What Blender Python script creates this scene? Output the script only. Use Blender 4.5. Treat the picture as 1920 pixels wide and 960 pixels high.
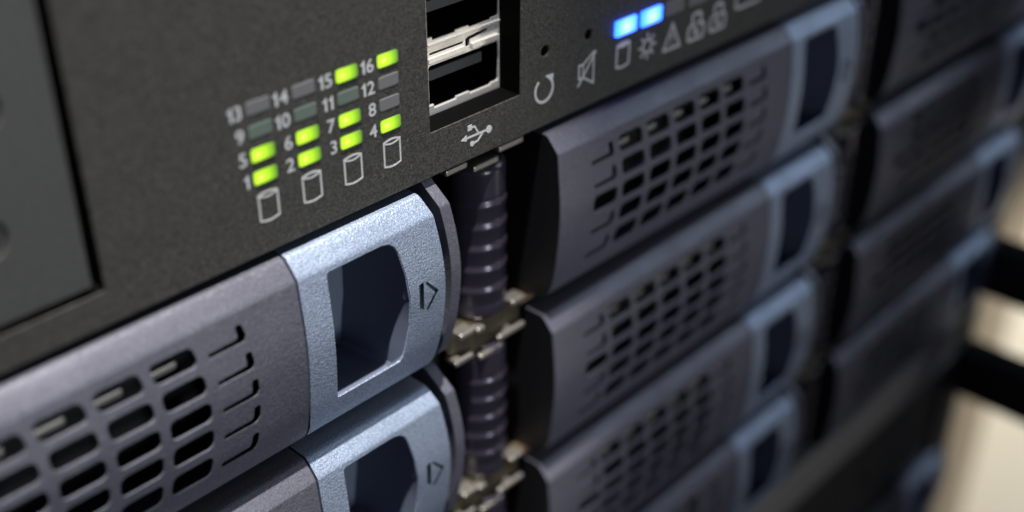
import bpy, bmesh, math
from mathutils import Vector, Matrix
from mathutils.geometry import delaunay_2d_cdt

for o in list(bpy.data.objects):
    bpy.data.objects.remove(o)
SC = bpy.context.scene
COL = SC.collection
S = 0.001                       # everything below is written in millimetres

# ------------------------------------------------------------------ camera
cam_d = bpy.data.cameras.new("camera")
cam = bpy.data.objects.new("camera", cam_d)
COL.objects.link(cam)
RM = ((0.684974, -0.728556, 0.00403), (-0.373448, -0.355847, -0.856685), (0.625577, 0.585302, -0.515824))
CP = (-96.123938, -98.487947, 69.192545)
cam.matrix_world = Matrix(((RM[0][0], -RM[1][0], -RM[2][0], CP[0]*S),
                           (RM[0][1], -RM[1][1], -RM[2][1], CP[1]*S),
                           (RM[0][2], -RM[1][2], -RM[2][2], CP[2]*S),
                           (0, 0, 0, 1)))
cam_d.sensor_width = 36
cam_d.lens = 42.912
cam_d.clip_start = 0.002
cam_d.clip_end = 20
cam_d.dof.use_dof = True
cam_d.dof.focus_distance = 0.148
cam_d.dof.aperture_fstop = 9.8
SC.camera = cam

# ------------------------------------------------------------------ world, lamps, exposure
world = bpy.data.worlds.new("World")
SC.world = world
world.use_nodes = True
bg = world.node_tree.nodes["Background"]
bg.inputs[0].default_value = (0.52, 0.56, 0.86, 1)
bg.inputs[1].default_value = 0.065

def aim(o, target):
    d = Vector(target)*S - o.location
    o.rotation_euler = d.to_track_quat('-Z', 'Y').to_euler()

def lamp(name, kind, loc, target, energy, color, size=None, **kw):
    d = bpy.data.lights.new(name, kind)
    d.energy = energy
    d.color = color
    if kind == 'AREA':
        d.shape = 'RECTANGLE'
        d.size = size[0]*S
        d.size_y = size[1]*S
    elif size is not None:
        d.shadow_soft_size = size*S
    for k, v in kw.items():
        setattr(d, k, v)
    o = bpy.data.objects.new(name, d)
    COL.objects.link(o)
    o.location = Vector(loc)*S
    aim(o, target)
    return o

# hard overhead beam that rakes down the left column
lamp("overhead_lamp", 'SPOT', (-75, -112, 690), (-58, -3, -10), 50.0, (1.0, 0.97, 0.95), 7.0,
     spot_size=math.radians(14.2), spot_blend=0.55)
# added soft cool fill from the photographer's side, its cone fading rightwards
lamp("front_fill", 'SPOT', (0, -425, -15), (-4, 0, -6), 2.2, (0.86, 0.91, 1.0), 45.0,
     spot_size=math.radians(40.0), spot_blend=1.0)
# added cool fill lamp at the far right, brightens the latch chamfers
lamp("cool_side_fill", 'AREA', (560, -300, 190), (90, 0, -50), 0.72, (0.70, 0.83, 1.0), (260, 260))
# sunlit patch of floor, low in front and to the right, seen mirrored in bare metal
lamp("floor_bounce", 'AREA', (418, -420, -235), (6, 0, 10), 0.075, (1.0, 0.90, 0.78), (120, 100))
# sunlight falling on the wall beyond the rack
lamp("wall_light", 'SPOT', (250, -250, 300), (600, 85, -430), 78.0, (1.0, 0.95, 0.85), 20,
     spot_size=math.radians(17), spot_blend=0.5)

vs = SC.view_settings
vs.view_transform = 'Standard'
vs.look = 'None'
vs.exposure = 0.0
vs.gamma = 1.0
vs.use_curve_mapping = False
SC.render.engine = 'CYCLES'
SC.cycles.use_denoising = True
SC.cycles.max_bounces = 8

# ------------------------------------------------------------------ materials
def mat(name, col, rough=0.5, metal=0.0, bump=None, speck=None, spec=0.5, coat=0.0, rough_var=None, dust=None):
    """bump = (feature size in mm, strength, distance mm); speck = (feature mm, amount, second colour)"""
    m = bpy.data.materials.new(name)
    m.use_nodes = True
    nt = m.node_tree
    b = nt.nodes["Principled BSDF"]
    b.inputs["Base Color"].default_value = (*col, 1)
    b.inputs["Roughness"].default_value = rough
    b.inputs["Metallic"].default_value = metal
    b.inputs["Specular IOR Level"].default_value = spec
    b.inputs["Coat Weight"].default_value = coat
    tc = nt.nodes.new("ShaderNodeTexCoord")
    if speck:
        n = nt.nodes.new("ShaderNodeTexNoise")
        n.inputs["Scale"].default_value = 1000.0/speck[0]
        n.inputs["Detail"].default_value = 2
        nt.links.new(tc.outputs["Object"], n.inputs["Vector"])
        r = nt.nodes.new("ShaderNodeValToRGB")
        r.color_ramp.elements[0].position = 0.5-speck[1]
        r.color_ramp.elements[0].color = (*col, 1)
        r.color_ramp.elements[1].position = 0.5+speck[1]
        r.color_ramp.elements[1].color = (*speck[2], 1)
        nt.links.new(n.outputs["Fac"], r.inputs["Fac"])
        nt.links.new(r.outputs["Color"], b.inputs["Base Color"])
    if dust:                            # sparse pale specks: (feature mm, grey, spread)
        nd = nt.nodes.new("ShaderNodeTexNoise")
        nd.inputs["Scale"].default_value = 1000.0/dust[0]
        nd.inputs["Detail"].default_value = 0
        nt.links.new(tc.outputs["Object"], nd.inputs["Vector"])
        rd = nt.nodes.new("ShaderNodeValToRGB")
        rd.color_ramp.elements[0].position = 0.745
        rd.color_ramp.elements[0].color = (0, 0, 0, 1)
        rd.color_ramp.elements[1].position = 0.80
        rd.color_ramp.elements[1].color = (dust[2],)*3+(1,)
        nt.links.new(nd.outputs["Fac"], rd.inputs["Fac"])
        mx = nt.nodes.new("ShaderNodeMixRGB")
        mx.inputs[2].default_value = (dust[1], dust[1], dust[1]*0.95, 1)
        src = b.inputs["Base Color"].links[0].from_socket
        nt.links.new(rd.outputs["Color"], mx.inputs[0])
        nt.links.new(src, mx.inputs[1])
        nt.links.new(mx.outputs[0], b.inputs["Base Color"])
    if rough_var:
        n3 = nt.nodes.new("ShaderNodeTexNoise")
        n3.inputs["Scale"].default_value = 1000.0/rough_var[0]
        n3.inputs["Detail"].default_value = 5
        nt.links.new(tc.outputs["Object"], n3.inputs["Vector"])
        mr = nt.nodes.new("ShaderNodeMapRange")
        mr.inputs["From Min"].default_value = 0.3
        mr.inputs["From Max"].default_value = 0.7
        mr.inputs["To Min"].default_value = rough-rough_var[1]
        mr.inputs["To Max"].default_value = rough+rough_var[1]
        nt.links.new(n3.outputs["Fac"], mr.inputs["Value"])
        nt.links.new(mr.outputs["Result"], b.inputs["Roughness"])
    if bump:
        n2 = nt.nodes.new("ShaderNodeTexNoise")
        n2.inputs["Scale"].default_value = 1000.0/bump[0]
        n2.inputs["Detail"].default_value = 3
        n2.inputs["Roughness"].default_value = 0.6
        nt.links.new(tc.outputs["Object"], n2.inputs["Vector"])
        bp = nt.nodes.new("ShaderNodeBump")
        bp.inputs["Strength"].default_value = bump[1]
        bp.inputs["Distance"].default_value = bump[2]*S
        nt.links.new(n2.outputs["Fac"], bp.inputs["Height"])
        nt.links.new(bp.outputs["Normal"], b.inputs["Normal"])
    return m

def mat_led(name, stops, strength, base, centre):
    """a lit window: brightest over the diode behind it"""
    m = bpy.data.materials.new(name)
    m.use_nodes = True
    nt = m.node_tree
    b = nt.nodes["Principled BSDF"]
    b.inputs["Base Color"].default_value = (*base, 1)
    b.inputs["Roughness"].default_value = 0.35
    tc = nt.nodes.new("ShaderNodeTexCoord")
    mp = nt.nodes.new("ShaderNodeMapping")
    mp.inputs["Location"].default_value = (-centre[0], 0, -centre[1]*0.6)
    mp.inputs["Scale"].default_value = (1, 0, 0.6)
    nt.links.new(tc.outputs["Generated"], mp.inputs["Vector"])
    ln = nt.nodes.new("ShaderNodeVectorMath")
    ln.operation = 'LENGTH'
    nt.links.new(mp.outputs["Vector"], ln.inputs[0])
    r = nt.nodes.new("ShaderNodeValToRGB")
    el = r.color_ramp.elements
    while len(el) < len(stops):
        el.new(0.5)
    for e, (p, c) in zip(el, stops):
        e.position = p
        e.color = (*c, 1)
    nt.links.new(ln.outputs["Value"], r.inputs["Fac"])
    nt.links.new(r.outputs["Color"], b.inputs["Emission Color"])
    b.inputs["Emission Strength"].default_value = strength
    return m

M = {}
M['panel'] = mat("charcoal_textured_paint", (0.031, 0.0295, 0.0245), 0.6, 0.0, (0.40, 0.9, 0.06), (0.24, 0.08, (0.069, 0.066, 0.057)), 0.36, 0, (9, 0.10), (0.45, 0.26, 0.28))
M['cover'] = mat("charcoal_smooth_paint", (0.050, 0.050, 0.047), 0.5, 0.0, (0.45, 0.35, 0.04), (0.5, 0.2, (0.075, 0.074, 0.070)), 0.45)
M['tray'] = mat("grey_tray_plastic", (0.112, 0.112, 0.138), 0.42, 0.35, (0.42, 0.9, 0.075), (0.22, 0.12, (0.165, 0.164, 0.198)), 0.5, 0, (7, 0.08), (0.55, 0.30, 0.30))
M['latch'] = mat("silver_blue_latch_paint", (0.26, 0.325, 0.43), 0.40, 0.55, (0.30, 1.0, 0.10), (0.17, 0.08, (0.48, 0.55, 0.68)), 0.5, 0, (7, 0.08))
M['mark'] = mat("dark_engraving", (0.02, 0.05, 0.06), 0.6)
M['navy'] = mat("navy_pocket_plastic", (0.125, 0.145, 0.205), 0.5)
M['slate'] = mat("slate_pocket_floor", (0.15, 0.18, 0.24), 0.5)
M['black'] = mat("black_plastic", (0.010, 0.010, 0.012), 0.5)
M['recess_shade'] = mat("matt_black_recess_shade", (0.002, 0.002, 0.002), 0.95, 0, None, None, 0.05)  # near-black colour stands in for the shade inside the panel openings
M['body'] = mat("dark_drive_body", (0.012, 0.012, 0.014), 0.6)
M['rail'] = mat("dark_violet_plastic", (0.028, 0.024, 0.036), 0.25, 0.0, None, None, 0.6)
M['steel'] = mat("warm_zinc_steel", (0.44, 0.41, 0.36), 0.42, 0.9, (1.2, 0.2, 0.03))
M['shelf'] = mat("brown_zinc_sheet", (0.28, 0.19, 0.12), 0.5, 0.8)
M['bracket'] = mat("olive_dark_steel", (0.10, 0.085, 0.055), 0.5, 0.7)
M['usb'] = mat("nickel_usb_shell", (0.84, 0.82, 0.76), 0.26, 0.55, None, None, 0.8, 0, (3.0, 0.05))
M['lining'] = mat("dark_socket_lining", (0.010, 0.010, 0.010), 0.5, 0.3)
M['tongue'] = mat("grey_usb_tongue", (0.075, 0.075, 0.070), 0.5)
M['pcb'] = mat("green_grey_board", (0.20, 0.21, 0.15), 0.5)
M['print'] = mat("light_grey_print", (0.72, 0.72, 0.71), 0.6, 0, None, (0.25, 0.25, (0.50, 0.50, 0.49)))
M['led_off'] = mat("unlit_grey_lens", (0.16, 0.16, 0.16), 0.4)
M['led_offg'] = mat("unlit_greenish_lens", (0.12, 0.16, 0.13), 0.4)
M['led_green'] = mat_led("lit_green_lens", [(0.0, (0.82, 1.0, 0.14)), (0.20, (0.54, 0.88, 0.018)), (0.42, (0.33, 0.64, 0.010)), (0.72, (0.07, 0.19, 0.008))], 1.25, (0.05, 0.1, 0.02), (0.27, 0.5))
M['led_blue'] = mat_led("lit_blue_lens", [(0.0, (0.12, 0.16, 1.0)), (0.24, (0.045, 0.115, 1.0)), (0.5, (0.013, 0.085, 1.0)), (0.8, (0.006, 0.055, 0.95))], 8.5, (0.02, 0.05, 0.1), (0.5, 0.5))
M['lip'] = mat("grey_brown_lip_paint", (0.42, 0.39, 0.34), 0.5, 0.2, (0.5, 0.4, 0.05))
M['ear'] = mat("green_grey_ear_paint", (0.075, 0.075, 0.062), 0.5, 0.1)
M['handle'] = mat("black_handle_paint", (0.006, 0.006, 0.006), 0.45)
M['wall'] = mat("cream_wall_paint", (0.68, 0.65, 0.57), 0.8, 0, (6, 0.2, 0.4))
M['post'] = mat("tan_post_paint", (0.20, 0.17, 0.13), 0.7)
M['floor'] = mat("beige_floor", (0.45, 0.40, 0.33), 0.6)

# ------------------------------------------------------------------ mesh helpers
def link(o, parent):
    COL.objects.link(o)
    if parent is not None:
        o.parent = parent
    return o

def mk(name, V, F, m, parent=None, smooth=None, off=(0, 0, 0)):
    me = bpy.data.meshes.new(name)
    me.from_pydata([((v[0]-off[0])*S, (v[1]-off[1])*S, (v[2]-off[2])*S) for v in V], [], F)
    if isinstance(m, (list, tuple)):
        for k in m:
            me.materials.append(k)
    else:
        me.materials.append(m)
    bm = bmesh.new()
    bm.from_mesh(me)
    bmesh.ops.remove_doubles(bm, verts=bm.verts, dist=1e-7)
    bmesh.ops.recalc_face_normals(bm, faces=bm.faces)
    bm.to_mesh(me)
    bm.free()
    if smooth is not None:
        for p in me.polygons:
            p.use_smooth = True
        me.set_sharp_from_angle(angle=math.radians(smooth))
    o = bpy.data.objects.new(name, me)
    return link(o, parent)

def profile_normals(o, off):
    """exact normals on the curved front skin, flat elsewhere"""
    me = o.data
    co = [(v.co.x/S+off[0], v.co.y/S+off[1], v.co.z/S+off[2]) for v in me.vertices]
    on = [PR[-1][0]-1e-3 <= c[2] <= PR[0][0]+1e-3 and abs(c[1]-prof(c[2])) < 2e-3 for c in co]
    L = [None]*len(me.loops)
    for p in me.polygons:
        p.use_smooth = True
        skin = all(on[i] for i in p.vertices) and abs(p.normal.x) < 0.05
        for li in p.loop_indices:
            if skin:
                z = co[me.loops[li].vertex_index][2]
                h = 0.10
                d = (prof(min(z+h, PR[0][0]))-prof(max(z-h, PR[-1][0])))/(min(z+h, PR[0][0])-max(z-h, PR[-1][0]))
                L[li] = Vector((0, -1, d)).normalized()
            else:
                L[li] = p.normal.copy()
    me.normals_split_custom_set(L)

class MB:
    def __init__(self):
        self.V = []
        self.F = []
    def add(self, V, F):
        b = len(self.V)
        self.V += [tuple(v) for v in V]
        self.F += [tuple(i+b for i in f) for f in F]
    def box(self, x0, x1, y0, y1, z0, z1, bev=0.0):
        if bev <= 0:
            self.add([(x, y, z) for x in (x0, x1) for y in (y0, y1) for z in (z0, z1)],
                     [(0, 1, 3, 2), (4, 6, 7, 5), (0, 4, 5, 1), (2, 3, 7, 6), (0, 2, 6, 4), (1, 5, 7, 3)])
            return
        bm = bmesh.new()
        r = bmesh.ops.create_cube(bm, size=1)
        for v in bm.verts:
            v.co = Vector(((x0+x1)/2+v.co.x*(x1-x0), (y0+y1)/2+v.co.y*(y1-y0), (z0+z1)/2+v.co.z*(z1-z0)))
        bmesh.ops.bevel(bm, geom=list(bm.edges), offset=bev, segments=2, profile=0.5, affect='EDGES')
        bm.verts.index_update()
        self.add([v.co[:] for v in bm.verts], [[v.index for v in f.verts] for f in bm.faces])
        bm.free()
    def prism(self, poly, y0, y1):
        """closed polygon in x,z extruded in y"""
        n = len(poly)
        self.add([(p[0], y0, p[1]) for p in poly]+[(p[0], y1, p[1]) for p in poly],
                 [tuple(range(n)), tuple(range(2*n-1, n-1, -1))]+[(i, (i+1) % n, n+(i+1) % n, n+i) for i in range(n)])
    def stroke(self, pts, w, y0, y1, closed=False):
        n = len(pts)
        L = []
        R = []
        for i in range(n):
            a = Vector(pts[i-1]) if (closed or i > 0) else None
            c = Vector(pts[(i+1) % n]) if (closed or i < n-1) else None
            p = Vector(pts[i])
            d1 = (p-a).normalized() if a is not None else None
            d2 = (c-p).normalized() if c is not None else None
            if d1 is None:
                d1 = d2
            if d2 is None:
                d2 = d1
            t = d1+d2
            t = t.normalized() if t.length > 1e-6 else d1
            nn = Vector((-t.y, t.x))
            k = 1.0/max(0.45, nn.dot(Vector((-d1.y, d1.x))))
            L.append(p+nn*w/2*k)
            R.append(p-nn*w/2*k)
        m = n if closed else n-1
        for i in range(m):
            j = (i+1) % n
            self.prism([L[i], L[j], R[j], R[i]], y0, y1)
    def disc(self, cx, cz, r, y0, y1, n=20):
        self.prism([(cx+r*math.cos(2*math.pi*i/n), cz+r*math.sin(2*math.pi*i/n)) for i in range(n)], y0, y1)
    def build(self, name, m, parent=None, smooth=None, off=(0, 0, 0)):
        return mk(name, self.V, self.F, m, parent, smooth, off)

def rrect(x0, x1, z0, z1, r, n=4):
    P = []
    for cx, cz, a0 in ((x1-r, z1-r, 0), (x0+r, z1-r, 90), (x0+r, z0+r, 180), (x1-r, z0+r, 270)):
        for i in range(n+1):
            a = math.radians(a0+90*i/n)
            P.append((cx+r*math.cos(a), cz+r*math.sin(a)))
    return P

def inside(p, poly):
    c = False
    j = len(poly)-1
    for i in range(len(poly)):
        a, b = poly[i], poly[j]
        if (a[1] > p[1]) != (b[1] > p[1]) and p[0] < (b[0]-a[0])*(p[1]-a[1])/(b[1]-a[1])+a[0]:
            c = not c
        j = i
    return c

def inset(poly, d):
    """shrink a (roughly convex) polygon by d"""
    n = len(poly)
    area = sum(poly[i][0]*poly[(i+1) % n][1]-poly[(i+1) % n][0]*poly[i][1] for i in range(n))
    s = 1 if area > 0 else -1
    out = []
    for i in range(n):
        p0, p1, p2 = Vector(poly[i-1]), Vector(poly[i]), Vector(poly[(i+1) % n])
        d1 = (p1-p0).normalized()
        d2 = (p2-p1).normalized()
        t = (d1+d2).normalized()
        nn = Vector((-t.y, t.x))*s
        k = 1.0/max(0.5, nn.dot(Vector((-d1.y, d1.x))*s))
        out.append(tuple(p1+nn*d*k))
    return out

def sheet(outer, holes, yf, zlines=(), xspan=None):
    """triangulated sheet y = yf(x, z) with openings left out"""
    V = []
    E = []
    def loop(poly):
        b = len(V)
        V.extend(Vector(p) for p in poly)
        n = len(poly)
        E.extend((b+i, b+(i+1) % n) for i in range(n))
    loop(outer)
    for h in holes:
        loop(h)
    xs = [p[0] for p in outer]
    x0, x1 = min(xs), max(xs)
    for z in zlines:
        b = len(V)
        V.append(Vector((x0, z)))
        V.append(Vector((x1, z)))
        E.append((b, b+1))
    r = delaunay_2d_cdt(V, E, [], 0, 1e-6)
    vo, fo = r[0], r[2]
    F = []
    for f in fo:
        c = (sum(vo[i].x for i in f)/len(f), sum(vo[i].y for i in f)/len(f))
        if not inside(c, outer) or any(inside(c, h) for h in holes):
            continue
        F.append(tuple(f))
    return [(v.x, yf(v.x, v.y), v.y) for v in vo], F

def walls(mb, poly, yf, depth, bev=0.12):
    """bevelled rim and inner wall of an opening"""
    n = len(poly)
    p2 = inset(poly, bev)
    A = [(p[0], yf(*p), p[1]) for p in poly]
    B = [(q[0], yf(*q)+bev, q[1]) for q in p2]
    C = [(q[0], yf(*q)+depth, q[1]) for q in p2]
    V = A+B+C
    F = []
    for k in (0, n):
        F += [(k+i, k+(i+1) % n, k+n+(i+1) % n, k+n+i) for i in range(n)]
    mb.add(V, F)

def empty(name, loc, label, cat, group=None):
    o = bpy.data.objects.new(name, None)
    o.empty_display_size = 0.01
    o.location = Vector(loc)*S
    o["label"] = label
    o["category"] = cat
    if group:
        o["group"] = group
    COL.objects.link(o)
    return o

def tag(o, label, cat, group=None):
    o["label"] = label
    o["category"] = cat
    if group:
        o["group"] = group
    return o

# ------------------------------------------------------------------ the setting: wall and floor beyond the rack
mb = MB()
mb.box(600, 640, -1500, 1500, -1100, 1200)
w = mb.build("wall", M['wall'])
w["kind"] = "structure"
mb = MB()
mb.box(-1500, 599, -1500, 1500, -1140, -1100)
w = mb.build("floor", M['floor'])
w["kind"] = "structure"
mb = MB()
mb.box(560, 598, 112, 190, -1100, 1200, 2)
tag(mb.build("wooden_post", M['post']), "tan upright post against the cream wall, out of focus at right edge", "post")

# ------------------------------------------------------------------ drive trays
PITCH = 29.0
WID = 101.616
XL, XA = 15.264-WID, -28.78          # left end of the bezel, bezel / latch seam
HX, HZ, HP, HR = -44.36, -6.01, 6.4166, 3.7555
PR = [(-3.62, -2.47), (-4.0, -2.51), (-5.5, -2.66),
      (-7.7, -2.88), (-10.3, -3.10), (-13, -3.18), (-16.5, -3.02), (-20.5, -2.65), (-23.0, -2.27), (-24.5, -1.95),
      (-25.5, -1.55), (-26.2, -1.1), (-26.8, -0.5), (-27.2, 0.2), (-27.4, 1.0)]
def _fine(P, n=5):
    out = []
    for i in range(len(P)-1):
        p0, p1, p2, p3 = P[max(i-1, 0)], P[i], P[i+1], P[min(i+2, len(P)-1)]
        for k in range(n):
            t = k/n
            m1 = (p2[1]-p0[1])/(p2[0]-p0[0])*(p2[0]-p1[0])
            m2 = (p3[1]-p1[1])/(p3[0]-p1[0])*(p2[0]-p1[0])
            y = (2*t**3-3*t*t+1)*p1[1]+(t**3-2*t*t+t)*m1+(-2*t**3+3*t*t)*p2[1]+(t**3-t*t)*m2
            out.append((p1[0]+(p2[0]-p1[0])*t, y))
    return out+[P[-1]]
PR = [(-1.35, -0.55), (-1.45, -0.68), (-2.2, -1.36), (-2.9, -1.99), (-3.25, -2.29), (-3.42, -2.405)]+_fine(PR, 3)
def prof(z):
    if z >= PR[0][0]:
        return PR[0][1]
    for (z0, y0), (z1, y1) in zip(PR, PR[1:]):
        if z1 <= z <= z0:
            return y0+(y1-y0)*(z0-z)/(z0-z1)
    return PR[-1][1]
def yfront(x, z):
    return prof(z)
def bow(z):
    return 0.0095*(z+14.0)**2
ORIG = (-46.0, 6.0, -27.4)

def shell(x0, right, holes, mb, back=9.0, side=None):
    """front skin with openings plus top, bottom and end faces"""
    zl = [p[0] for p in PR]
    outer = [(x0, z) for z in zl]+[(right(z), z) for z in reversed(zl)]
    V, F = sheet(outer, holes, yfront, zl[1:-1])
    mb.add(V, F)
    top = PR[0]
    mid = [(x0+0.0, 0)]
    # rolled edge into the flat top face
    tp = [(top[1], top[0]), (top[1]+0.25, top[0]+0.10), (top[1]+0.7, top[0]+0.16), (back, top[0]+0.10)]
    bt = [(PR[-1][1], PR[-1][0]), (PR[-1][1]+1.2, PR[-1][0]-0.1), (back, PR[-1][0]-0.1)]
    for strip in (tp, bt):
        for (ya, za), (yb, zb) in zip(strip, strip[1:]):
            mb.add([(x0, ya, za), (right(za), ya, za), (right(zb), yb, zb), (x0, yb, zb)], [(0, 1, 2, 3)])
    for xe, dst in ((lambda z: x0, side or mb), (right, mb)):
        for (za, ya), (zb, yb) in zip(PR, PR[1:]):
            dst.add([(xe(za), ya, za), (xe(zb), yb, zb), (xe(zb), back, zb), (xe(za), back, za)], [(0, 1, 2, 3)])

def hole_poly(i, row, grow=0.0):
    cx = HX-HP*i+0.0
    cz = HZ-HR*row-0.25
    if row == 4:
        cz -= 0.15
    P = rrect(-2.66-grow, 2.66+grow, -1.37-grow, 1.37+grow, 0.85, 4)
    out = []
    for x, z in P:
        zz = cz+z
        r = (HZ-zz)/HR
        out.append((cx+x-0.1704*(r-2.2)**2, zz))
    return out

def groove_poly(i, row):
    """L shaped groove along the lower and right side of a closed slot"""
    cx = HX-HP*i
    cz = HZ-HR*row-0.25-(0.15 if row == 4 else 0)
    P = [(-2.45, -1.2), (1.85, -1.2), (2.25, -1.05), (2.5, -0.6), (2.5, 0.8), (2.3, 1.1), (1.9, 1.15), (1.58, 0.95),
         (1.5, -0.05), (1.42, -0.32), (1.3, -0.45), (-2.45, -0.52)]
    out = []
    for x, z in P:
        zz = cz+z
        r = (HZ-zz)/HR
        out.append((cx+x-0.1704*(r-2.2)**2, zz))
    return out

def make_tray():
    root = empty("drive_tray", (ORIG[0], ORIG[1], ORIG[2]), "", "drive tray", "drive trays filling the bays")
    # --- bezel with vent openings and blind pockets
    opens = []
    blind = []
    for i in range(-1, 6):
        for r in range(5):
            p = hole_poly(i, r)
            if i == -1 or (i == 5 and r != 2):
                blind.append(groove_poly(i, r))
            else:
                opens.append(p)
    mb = MB()
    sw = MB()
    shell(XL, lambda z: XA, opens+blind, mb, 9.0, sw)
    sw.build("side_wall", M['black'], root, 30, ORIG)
    for p in opens:
        walls(mb, p, yfront, 0.32, 0.05)
    for p in blind:
        n = len(p)
        walls(mb, p, yfront, 0.14, 0.03)
    profile_normals(mb.build("bezel", M['tray'], root, None, ORIG), ORIG)
    # --- body behind the grille
    mb = MB()
    mb.box(XL+2, -9.5, 9.2, 60, -26.4, -2.4)
    mb.build("drive_body", M['body'], root, None, ORIG)
    mb = MB()
    for i in range(5):
        cx = HX-HP*i-0.7
        mb.box(cx-2.7, cx+0.9, -1.7, -0.7, -7.5, -6.5, 0.25)  # added steel pads, set to catch a glint in the top openings
    mb.build("glint_pads", M['steel'], root, None, ORIG)
    # --- silver latch with deep finger pocket and engraved arrow
    right = lambda z: -6.55-bow(z)
    pk = [(-24.35, -22.0), (-24.55, -12.0), (-24.5, -4.5), (-24.15, -4.15), (-16.2, -4.15), (-15.0, -4.4), (-14.2, -5.0), (-13.7, -6.0),
          (-12.9, -9.5), (-12.45, -13.5), (-12.6, -17.0), (-13.2, -20.2), (-13.55, -21.4), (-14.0, -22.0), (-14.6, -22.15), (-24.0, -22.15)]
    bar = [(-11.0, -11.7), (-10.25, -11.7), (-10.25, -15.8), (-11.0, -15.8)]
    chev = [(-9.75, -11.7), (-7.75, -13.9), (-9.55, -16.2), (-9.85, -15.85), (-8.35, -13.95), (-9.95, -12.0)]
    mb = MB()
    shell(XA+0.34, right, [pk, bar, chev], mb)
    walls(mb, pk, yfront, 0.22, 0.14)
    pin = inset(pk, 0.14)
    n = len(pin)
    A = [(q[0], yfront(*q)+0.22, q[1]) for q in pin]
    low = lambda q: q[1]-(2.2 if q[1] < -20.5 else 0.0)          # the pocket drops away behind its lower lip
    A2 = [(q[0], yfront(*q)+(2.3 if q[1] < -20.5 else 0.75), low(q)) for q in pin]
    B = [(q[0]-(1.0 if q[0] > -20 else 0.0), 8.6, low(q)) for q in pin]
    la = mb.build("latch", M['latch'], root, None, ORIG)
    profile_normals(la, ORIG)
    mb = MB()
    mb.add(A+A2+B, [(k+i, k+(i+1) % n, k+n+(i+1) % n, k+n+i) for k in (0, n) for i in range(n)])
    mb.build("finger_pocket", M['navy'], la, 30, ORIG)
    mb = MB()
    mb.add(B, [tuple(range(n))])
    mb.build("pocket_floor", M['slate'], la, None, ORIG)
    mb = MB()
    for p in (bar, chev):
        m = len(p)
        A = [(q[0], yfront(*q), q[1]) for q in p]
        B = [(q[0], yfront(*q)+0.45, q[1]) for q in p]
        mb.add(A+B, [(i, (i+1) % m, m+(i+1) % m, m+i) for i in range(m)]+[tuple(range(m, 2*m))])
    mb.build("eject_mark", M['mark'], la, None, ORIG)
    # --- curved end plate beyond the latch
    mb = MB()
    pts = [(z, y+0.75) for z, y in PR]
    pts = [(0.1, 2.0), (-0.35, 0.9)]+pts
    for (za, ya), (zb, yb) in zip(pts, pts[1:]):
        a0, a1 = -4.75-bow(za), -3.05-bow(za)
        b0, b1 = -4.75-bow(zb), -3.05-bow(zb)
        mb.add([(a0, ya, za), (a1, ya, za), (b1, yb, zb), (b0, yb, zb), (a0, 9, za), (a1, 9, za), (b1, 9, zb), (b0, 9, zb)],
               [(0, 1, 2, 3), (1, 5, 6, 2), (0, 3, 7, 4)])
    za, ya = pts[0]
    zb, yb = pts[-1]
    mb.add([(-4.75-bow(za), ya, za), (-3.05-bow(za), ya, za), (-3.05-bow(za), 9, za), (-4.75-bow(za), 9, za)], [(0, 1, 2, 3)])
    mb.add([(-4.75-bow(zb), yb, zb), (-3.05-bow(zb), yb, zb), (-3.05-bow(zb), 9, zb), (-4.75-bow(zb), 9, zb)], [(0, 1, 2, 3)])
    mb.build("end_plate", M['tray'], root, 40, ORIG)
    return root

def kids(o):
    return [c for c in bpy.data.objects if c.parent == o]

def copy_tree(o, parent=None):
    c = o.copy()
    COL.objects.link(c)
    c.parent = parent
    for ch in kids(o):
        copy_tree(ch, c)
    return c

XC = 2*WID-5.0          # offset of the right hand column
UNIT = -161.0           # the enclosure below
TRAYS = [
    (0, 0, "grey drive tray with silver latch right below the green status lights"),
    (0, -PITCH, "grey drive tray with silver latch at bottom left, second below the green lights"),
    (WID, 0, "grey slotted drive tray in the middle column, topmost, under the blue lights"),
    (WID, -PITCH, "grey slotted drive tray in the middle column, second from the top"),
    (WID, -2*PITCH, "grey slotted drive tray in the middle column, third from the top"),
    (WID, -3*PITCH, "grey slotted drive tray in the middle column, lowest, at the bottom edge"),
    (XC, 0, "blurred dark drive tray at top right, topmost of the right column"),
    (XC, -PITCH, "blurred dark drive tray in the right column, second from the top"),
    (XC, -2*PITCH, "blurred dark drive tray in the right column, third from the top"),
    (XC, -3*PITCH, "blurred dark drive tray in the right column, lowest, just above the grey lip"),
    (XC, UNIT, "blurred drive tray with pale latch in the lower enclosure at the bottom edge"),
]
proto = make_tray()
for k, (dx, dz, lab) in enumerate(TRAYS):
    t = proto if k == 0 else copy_tree(proto)
    t.location = Vector((ORIG[0]+dx, ORIG[1], ORIG[2]+dz))*S
    t["label"] = lab
    if k > 1:                       # no two trays are pushed home quite alike
        t.location += Vector((0.10*math.sin(k*5.1), 0.22*math.sin(k*2.3), 0.10*math.sin(k*3.7)))*S
        t.rotation_euler = (math.radians(0.22*math.sin(k*4.3)), math.radians(0.10*math.sin(k*1.9)), math.radians(0.18*math.sin(k*2.9)))

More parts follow.
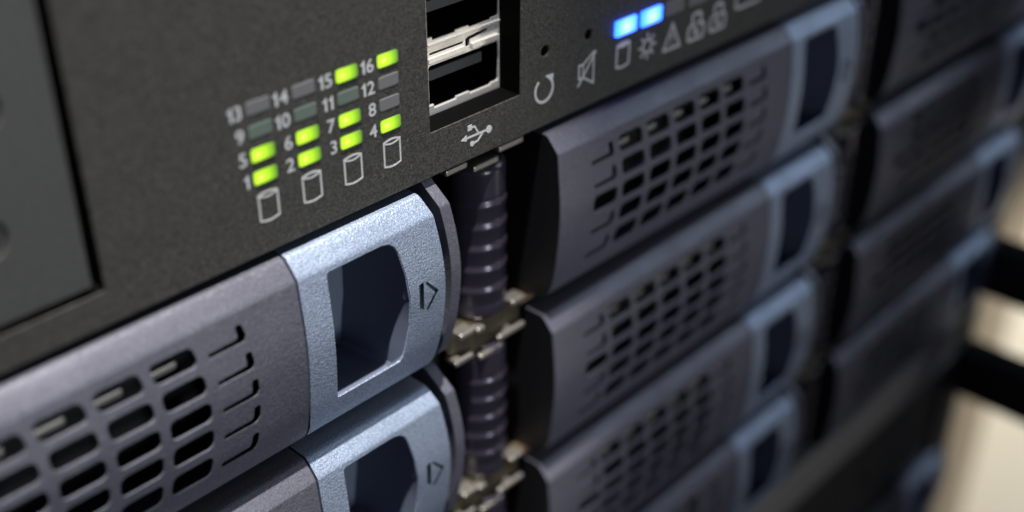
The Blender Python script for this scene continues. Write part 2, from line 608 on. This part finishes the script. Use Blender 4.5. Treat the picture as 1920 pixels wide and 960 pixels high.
# ------------------------------------------------------------------ the upper enclosure
enc = empty("storage_enclosure", (20, 40, -128), "charcoal disk array enclosure with status lights, usb ports and drive bays", "storage enclosure",
            "stacked disk array enclosures")
EO = (20, 40, -128)
X0, X1, ZT = -150.0, 186.0, 40.0
usb_o = [(-5.38, 5.9), (10.6, 5.9), (10.6, 37.0), (-5.38, 37.0)]
bay_o = [(-120, 3.9), (-49.45, 3.9), (-49.45, 36.0), (-120, 36.0)]
def circ(cx, cz, r, n=20):
    return [(cx+r*math.cos(2*math.pi*i/n), cz+r*math.sin(2*math.pi*i/n)) for i in range(n)]
reset = circ(15.25, 10.6, 0.88)
mute = circ(23.98, 10.45, 0.88)
flat = lambda x, z: 0.0
mb = MB()
V, F = sheet([(X0, 0.12), (X1, 0.12), (X1, ZT), (X0, ZT)], [usb_o, bay_o, reset, mute], flat)
mb.add(V, F)
for p, d, b in ((usb_o, 0.15, 0.05), (bay_o, 0.15, 0.06), (reset, 3.0, 0.15), (mute, 3.0, 0.15)):
    walls(mb, p, flat, d, b)
# rolled lower edge and folded back underside
mb.add([(X0, 0, .12), (X1, 0, .12), (X1, .12, 0), (X0, .12, 0), (X1, 2.0, 0), (X0, 2.0, 0)], [(0, 1, 2, 3), (3, 2, 4, 5)])
mb.build("front_panel", M['panel'], enc, None, EO)
for p, d in ((usb_o, 4.55), (bay_o, 4.55)):
    q = inset(p, 0.05)
    n = len(q)
    mb = MB()
    mb.add([(v[0], 0.15, v[1]) for v in q]+[(v[0], d, v[1]) for v in q], [(i, (i+1) % n, n+(i+1) % n, n+i) for i in range(n)])
    mb.build("opening_shade", M['recess_shade'], enc, None, EO)  # opening walls coloured dark to paint in their shade
mb = MB()
mb.box(X0, -5.7, 4.6, 90, 0.6, ZT)
mb.box(10.9, X1, 4.6, 90, 0.6, ZT)
mb.box(-5.7, 10.9, 22, 90, 0.6, ZT)
mb.build("chassis", M['black'], enc, None, EO)

# bay cover with two round buttons
btn = [circ(-59.55, 13.75, 2.1, 28), circ(-57.6, 25.6, 2.1, 28)]
cov = [(-119.4, 5.0), (-51.1, 5.0), (-50.8, 5.3), (-50.75, 35.5), (-119.4, 35.5)]
mb = MB()
V, F = sheet(cov, btn, lambda x, z: 0.05)
mb.add(V, F)
for b in btn:
    walls(mb, b, lambda x, z: 0.05, 2.0, 0.15)
n = len(cov)
mb.add([(p[0], 0.05, p[1]) for p in cov]+[(p[0], 2.6, p[1]) for p in cov], [(i, (i+1) % n, n+(i+1) % n, n+i) for i in range(n)])
cv = mb.build("bay_cover", M['cover'], enc, None, EO)
for c in ((-59.55, 13.75), (-57.6, 25.6)):
    mb = MB()
    mb.disc(c[0], c[1], 1.55, 0.15, 3, 28)
    mb.build("button", M['cover'], cv, None, EO)

# usb ports: a stacked pair in one nickel housing
port = mk("usb_port", *(lambda m: (m.V, m.F))((lambda m: (m.box(-3.2, 11.15, 4.0, 18, 4.75, 5.02), m)[1])(MB())), M['pcb'], enc, None, EO)
def mouth(z0):
    """socket opening with the small spring tabs along its lower edge"""
    x0, x1, z1 = -1.95, 10.42, z0+5.75
    P = [(x0, z0+0.45), (-1.2, z0+0.45), (-1.1, z0), (2.7, z0), (2.85, z0+0.28), (5.0, z0+0.28), (5.15, z0), (8.9, z0), (9.05, z0+0.22)]
    for cx, cz, a0 in ((x1-0.45, z0+0.67, 270), (x1-0.45, z1-0.45, 0), (x0+0.45, z1-0.45, 90)):
        P += [(cx+0.45*math.cos(math.radians(a0+22.5*i)), cz+0.45*math.sin(math.radians(a0+22.5*i))) for i in range(5)]
    return P
YU = 3.7
mouths = [mouth(6.72), mouth(15.55)]
slits = [[(-1.7, 13.75), (3.9, 13.75), (4.1, 13.95), (4.1, 14.12), (-1.7, 14.12)],
         [(4.45, 13.15), (5.15, 13.15), (5.25, 14.0), (8.4, 14.35), (8.4, 14.75), (4.9, 14.45), (4.45, 14.2)]]
yu = lambda x, z: YU
housing = rrect(-2.7, 11.12, 5.72, 22.2, 0.35, 3)
mb = MB()
V, F = sheet(housing, mouths+slits, yu)
mb.add(V, F)
for p in mouths:
    walls(mb, p, yu, 0.30, 0.10)
for p in slits:
    walls(mb, p, yu, 0.35, 0.05)
n = len(housing)
mb.add([(p[0], YU, p[1]) for p in housing]+[(p[0], 16, p[1]) for p in housing], [(i, (i+1) % n, n+(i+1) % n, n+i) for i in range(n)])
sh = mb.build("shell", M['usb'], port, None, EO)
for xs in ((-2.0, 4.25, 12.72, 13.45, 0.22), (5.3, 10.2, 12.75, 13.5, 0.42), (-2.0, 10.6, 14.95, 15.3, 0.16)):
    mb = MB()
    mb.box(xs[0], xs[1], YU-xs[4], YU+0.1, xs[2], xs[3], 0.10)
    mb.build("grounding_spring", M['usb'], sh, None, EO)
for z0 in (6.72, 15.55):
    mb = MB()
    w_ = rrect(-2.1, 10.55, z0-0.12, z0+5.85, 0.5, 3)
    n = len(w_)
    mb.add([(p[0], YU+0.32, p[1]) for p in w_]+[(p[0], 15.0, p[1]) for p in w_],
           [(i, (i+1) % n, n+(i+1) % n, n+i) for i in range(n)]+[tuple(range(n, 2*n))])
    mb.build("socket_lining", M['lining'], port, None, EO)
    mb = MB()
    mb.box(-1.9, 8.35, 4.7, 14.0, z0+3.2, z0+4.6, 0.12)
    mb.build("tongue", M['tongue'], port, None, EO)

# green activity lights, 4 by 4
LX, LZ, LA, LB = -29.42, 17.325, 5.9586, 2.670
lit = {1, 5, 2, 6, 3, 7, 15, 4, 16}
greenish = {9, 10, 11}
def led(cx, cz, w, h, m, name="indicator_light", proud=0.10):
    mb = MB()
    p = rrect(cx-w/2, cx+w/2, cz-h/2, cz+h/2, 0.28, 4)
    pi = inset(p, 0.09)
    n = len(p)
    mb.add([(q[0], 0.3, q[1]) for q in p]+[(q[0], -proud+0.06, q[1]) for q in p]+[(q[0], -proud, q[1]) for q in pi],
           [(i, (i+1) % n, n+(i+1) % n, n+i) for i in range(n)]+[(n+i, n+(i+1) % n, 2*n+(i+1) % n, 2*n+i) for i in range(n)]+[tuple(range(2*n, 3*n))])
    o = mb.build(name, m, enc, None, EO)
    return o

def glyph(ch):
    """outline of one digit, height 1, left edge at 0"""
    if ch == '1':
        V = [(0.20, 0), (0.40, 0), (0.40, 1.0), (0.26, 1.0), (0.20, 0.86), (0.02, 0.80), (0.02, 0.66), (0.20, 0.66)]
        return [Vector((x, y, 0)) for x, y in V], [(0, 1, 2, 3, 4, 7), (4, 5, 6, 7)], 0.42
    cu = bpy.data.curves.new("t", 'FONT')
    cu.body = ch
    cu.size = 1.0
    cu.offset = 0.014
    o = bpy.data.objects.new("t", cu)
    COL.objects.link(o)
    dg = bpy.context.evaluated_depsgraph_get()
    dg.update()
    me = o.evaluated_get(dg).to_mesh()
    V = [v.co.copy() for v in me.vertices]
    F = [tuple(p.vertices) for p in me.polygons]
    o.evaluated_get(dg).to_mesh_clear()
    bpy.data.objects.remove(o)
    bpy.data.curves.remove(cu)
    x0 = min(v.x for v in V)
    z0 = min(v.y for v in V)
    k = 1.0/(max(v.y for v in V)-z0)
    V = [Vector(((v.x-x0)*k*1.04, (v.y-z0)*k, 0)) for v in V]
    return V, F, max(v.x for v in V)

def text_mesh(s, x, z, h):
    V, F = [], []
    cur = 0.0
    for ch in s:
        v, f, w = glyph(ch)
        b = len(V)
        V += [(p.x+cur, p.y) for p in v]
        F += [tuple(i+b for i in q) for q in f]
        cur += w+0.12
    cur -= 0.12
    return [(x+(p[0]-cur)*h, -0.03, z+(p[1]-0.5)*h) for p in V], F

for c in range(4):
    for r in range(4):
        num = 13+c-4*r
        cx, cz = LX+LA*c, LZ-LB*r
        m = M['led_green'] if num in lit else (M['led_offg'] if num in greenish else M['led_off'])
        led(cx, cz, 3.05, 1.55, m, proud=0.14 if num in lit else 0.06)
        V, F = text_mesh(str(num), cx-2.1, cz-0.05, 1.62)
        mk("number", V, F, M['print'], enc, None, EO)

YP0, YP1 = -0.03, 0.05
def icon(draw):
    mb = MB()
    draw(mb)
    return mb.build("icon", M['print'], enc, None, EO)

def cyl(mb, cx, cz, w, h, lw):
    top = [(cx-w/2+w*i/10, cz+h/2-0.22+0.22*math.sin(math.pi*i/10)) for i in range(11)]
    bot = [(cx+w/2-w*i/10, cz-h/2+0.22-0.24*math.sin(math.pi*i/10)) for i in range(11)]
    mb.stroke(top+bot, lw, YP0, YP1, True)
    low = [(cx-w/2+w*i/10, cz+h/2-0.30-0.30*math.sin(math.pi*i/10)) for i in range(11)]
    mb.stroke(low, lw*0.8, YP0-0.004, YP1)
    mb.prism([(p[0], p[1]-0.12) for p in top[2:9]]+[(p[0], p[1]+0.12) for p in reversed(low[2:9])], YP0-0.002, YP1) if lw > 0.3 else None

for c in range(4):
    icon(lambda mb, c=c: cyl(mb, LX+LA*c+0.02, 5.62, 2.5, 3.5, 0.22))

# usb trident
def draw_usb(mb):
    mb.stroke([(0.6, 3.15), (4.6, 3.12)], 0.26, YP0, YP1)
    mb.disc(4.75, 3.12, 0.52, YP0-0.004, YP1)
    mb.prism([(-0.25, 3.16), (0.75, 3.62), (0.75, 2.72)], YP0-0.004, YP1)
    mb.stroke([(3.7, 3.12), (2.75, 2.2), (1.9, 2.12)], 0.24, YP0-0.006, YP1)
    mb.disc(1.72, 2.12, 0.36, YP0-0.008, YP1)
    mb.stroke([(2.9, 3.14), (2.2, 4.3), (1.6, 4.42)], 0.24, YP0-0.006, YP1)
    mb.prism([(0.95, 4.05), (1.68, 4.05), (1.68, 4.8), (0.95, 4.8)], YP0-0.008, YP1)
icon(draw_usb)

# reset arrow
def draw_reset(mb):
    a0, a1 = 128, 400
    pts = [(15.15+1.72*math.cos(math.radians(a)), 5.25+1.72*math.sin(math.radians(a))) for a in range(a0, a1+1, 8)]
    mb.stroke(pts, 0.36, YP0, YP1)
    mb.prism([(15.3, 7.15), (16.95, 7.05), (16.75, 5.9)], YP0-0.004, YP1)
icon(draw_reset)

# muted loudspeaker
def draw_mute(mb):
    mb.stroke([(22.15, 6.5), (23.0, 6.45), (25.15, 7.75), (25.25, 3.2), (23.1, 4.55), (22.2, 4.55)], 0.26, YP0, YP1, True)
    mb.stroke([(23.05, 4.6), (23.0, 6.4)], 0.2, YP0-0.004, YP1)
    mb.stroke([(22.0, 3.5), (25.65, 7.75)], 0.26, YP0-0.006, YP1)
icon(draw_mute)
icon(lambda mb: cyl(mb, 31.6, 5.45, 2.75, 3.6, 0.32))

def draw_sun(mb):
    cx, cz = 37.15, 5.15
    mb.stroke([(cx+1.0*math.cos(i*math.pi/8), cz+1.0*math.sin(i*math.pi/8)) for i in range(16)], 0.34, YP0, YP1, True)
    for k in range(8):
        a = k*math.pi/4
        mb.stroke([(cx+1.3*math.cos(a), cz+1.3*math.sin(a)), (cx+2.0*math.cos(a), cz+2.0*math.sin(a))], 0.34, YP0, YP1)
icon(draw_sun)

def draw_alert(mb):
    mb.stroke([(41.1, 3.2), (43.0, 6.9), (45.0, 3.1)], 0.36, YP0, YP1, True)
    mb.stroke([(43.05, 5.5), (43.05, 4.4)], 0.3, YP0, YP1)
    mb.disc(43.05, 3.8, 0.2, YP0, YP1, 10)
icon(draw_alert)

def draw_fan(cx):
    def d(mb):
        mb.stroke(rrect(cx-1.9, cx+1.9, 3.0, 5.2, 0.4, 3), 0.42, YP0, YP1, True)
        mb.stroke(rrect(cx-1.05, cx+1.05, 5.35, 7.0, 0.5, 3), 0.42, YP0, YP1, True)
        mb.disc(cx, 4.1, 0.55, YP0-0.004, YP1, 12)
    return d
icon(draw_fan(49.0))
icon(draw_fan(54.6))
icon(lambda mb: mb.stroke(rrect(59.2, 66.2, 4.9, 7.6, 0.6, 3), 0.4, YP0, YP1, True))
for k in range(5):
    o = led(31.75+5.72*k, 9.62-0.05*k, 4.55, 2.25, M['led_blue'] if k < 2 else M['led_off'], "status_light", 0.38 if k < 2 else 0.07)

# rails between the bay columns, brackets at every seam
def rail(dx, row):
    mb = MB()
    zt, zb = -2.9-PITCH*row, -27.0-PITCH*row
    N = 96
    prev = None
    nseg = 24
    V = []
    F = []
    for i in range(N+1):
        z = zt+(zb-zt)*i/N
        loc = z+PITCH*row
        r = 4.25
        e = min(loc+27.0, -2.9-loc)
        r -= 0.7*max(0.0, 1-e/1.0)**2
        if -24.6 < loc < -7.9:
            ph = ((-loc-8.0) % 3.35)/3.35
            r += -0.06+0.27*(ph/0.2 if ph < 0.2 else (1-(ph-0.2)/0.8)**1.3)
        for j in range(nseg):
            a = math.pi+math.pi*j/(nseg-1)
            V.append((6.9+dx+r*math.cos(a), 4.9+r*math.sin(a), z))
    for i in range(N):
        for j in range(nseg-1):
            F.append((i*nseg+j, i*nseg+j+1, (i+1)*nseg+j+1, (i+1)*nseg+j))
    F.append(tuple(range(nseg)))
    F.append(tuple(range(N*nseg, (N+1)*nseg)))
    mb.add(V, F)
    mb.build("rail", M['rail'], enc, 40, EO)

def bracket(dx, z, top):
    b = MB()
    out = [(-1.2, -1.2), (2.6, -1.9), (3.6, -3.0), (8.3, -3.0), (9.0, -1.6), (13.0, -1.6), (13.0, 0.4), (9.8, 2.2), (2.9, 2.0), (-0.2, 1.8)]
    if top:
        out = [(-2.2, 0.0), (-2.2, 0.9), (13, 0.9), (13, -0.6), (7.5, -1.2), (2.5, -1.2)]
    b.prism([(p[0]+dx, p[1]+z) for p in out], 2.2, 9.0)
    br = b.build("bracket", M['bracket'], enc, None, EO)
    tabs = [(-1.2, 2.4, -2.3), (3.7, 8.3, -3.6), (7.5, 13.0, -2.2), (-0.1, 2.7, 1.75), (10.2, 12.9, 2.5), (3.2, 4.7, 1.2)]
    if top:
        tabs = [(-2.0, 1.75, -1.2), (2.9, 7.5, -2.4), (7.6, 12.3, -1.2)]
    for x0, x1, dz in tabs:
        m = MB()
        m.box(x0+dx, x1+dx, 0.9, 3.2, z+dz-0.42, z+dz+0.42, 0.2)
        m.build("tab", M['steel'], br, None, EO)

for dx in (0, WID):
    for r in range(4):
        rail(dx, r)
        bracket(dx, -PITCH*r if r else 0.0, r == 0)
    mb = MB()
    mb.box(-1.0+dx, 14.4+dx, 8.8, 90, -115.5, -0.3)
    mb.build("partition", M['black'], enc, None, EO)
# shelves the trays slide on
for x0, x1 in ((XL-3, -1.2), (13.5, WID-1.2), (WID+13.5, 184.0)):
    for r in (1, 2, 3):
        mb = MB()
        mb.box(x0, x1, 2.6, 70, -PITCH*r+0.15, -PITCH*r+0.95)
        mb.build("shelf", M['shelf'], enc, None, EO)
mb = MB()
mb.box(X0, X1, 66, 92, -116, 0.4)
mb.build("back_wall", M['black'], enc, None, EO)
# lower lip of the housing
mb = MB()
mb.box(X0, 185.5, -0.6, 90, -127.5, -116.2, 0.5)
mb.build("bottom_lip", M['lip'], enc, None, EO)

def ear_and_handle(parent, off, ztop, zbot, zl1, zl2):
    mb = MB()
    mb.box(186.6, 198.0, -0.3, 3.0, zbot, ztop, 0.3)
    mb.build("rack_ear", M['ear'], parent, None, off)
    mb = MB()
    for zc in (zl1, zl2):
        mb.box(189.5, 198.5, -46, -0.3, zc-7.5, zc+7.5, 1.2)
    mb.box(189.7, 198.3, -56, -45, zl1-7.3, zl2+7.3, 1.5)
    mb.build("handle", M['handle'], parent, None, off)
ear_and_handle(enc, EO, ZT, -127.5, -100.0, -12.0)

# ------------------------------------------------------------------ the enclosure below
EO2 = (20, 40, -165)
enc2 = empty("storage_enclosure", EO2, "second disk array enclosure below, only a dark blurred corner in view", "storage enclosure",
             "stacked disk array enclosures")
mb = MB()
spot = circ(146.4, -147.0, 1.7)
V, F = sheet([(X0, UNIT+0.1), (X1, UNIT+0.1), (X1, -128.6), (X0, -128.6)], [spot], lambda x, z: 1.2)
mb.add(V, F)
walls(mb, spot, lambda x, z: 1.2, 3, 0.15)
mb.add([(X0, 1.2, UNIT+.1), (X1, 1.2, UNIT+.1), (X1, 3, UNIT+.1), (X0, 3, UNIT+.1)], [(0, 1, 2, 3)])
mb.build("front_panel", M['panel'], enc2, None, EO2)
mb = MB()
mb.box(X0, X1, 6, 92, UNIT+0.5, -128.6)
mb.box(X0, X1, 66, 92, UNIT-118, UNIT+0.5)
mb.build("chassis", M['black'], enc2, None, EO2)
mb = MB()
mb.box(WID-1, WID+14.4, 8.8, 66, UNIT-115, UNIT)
mb.build("partition", M['black'], enc2, None, EO2)
ear_and_handle(enc2, EO2, -128.6, UNIT-118, -220.0, -133.5)
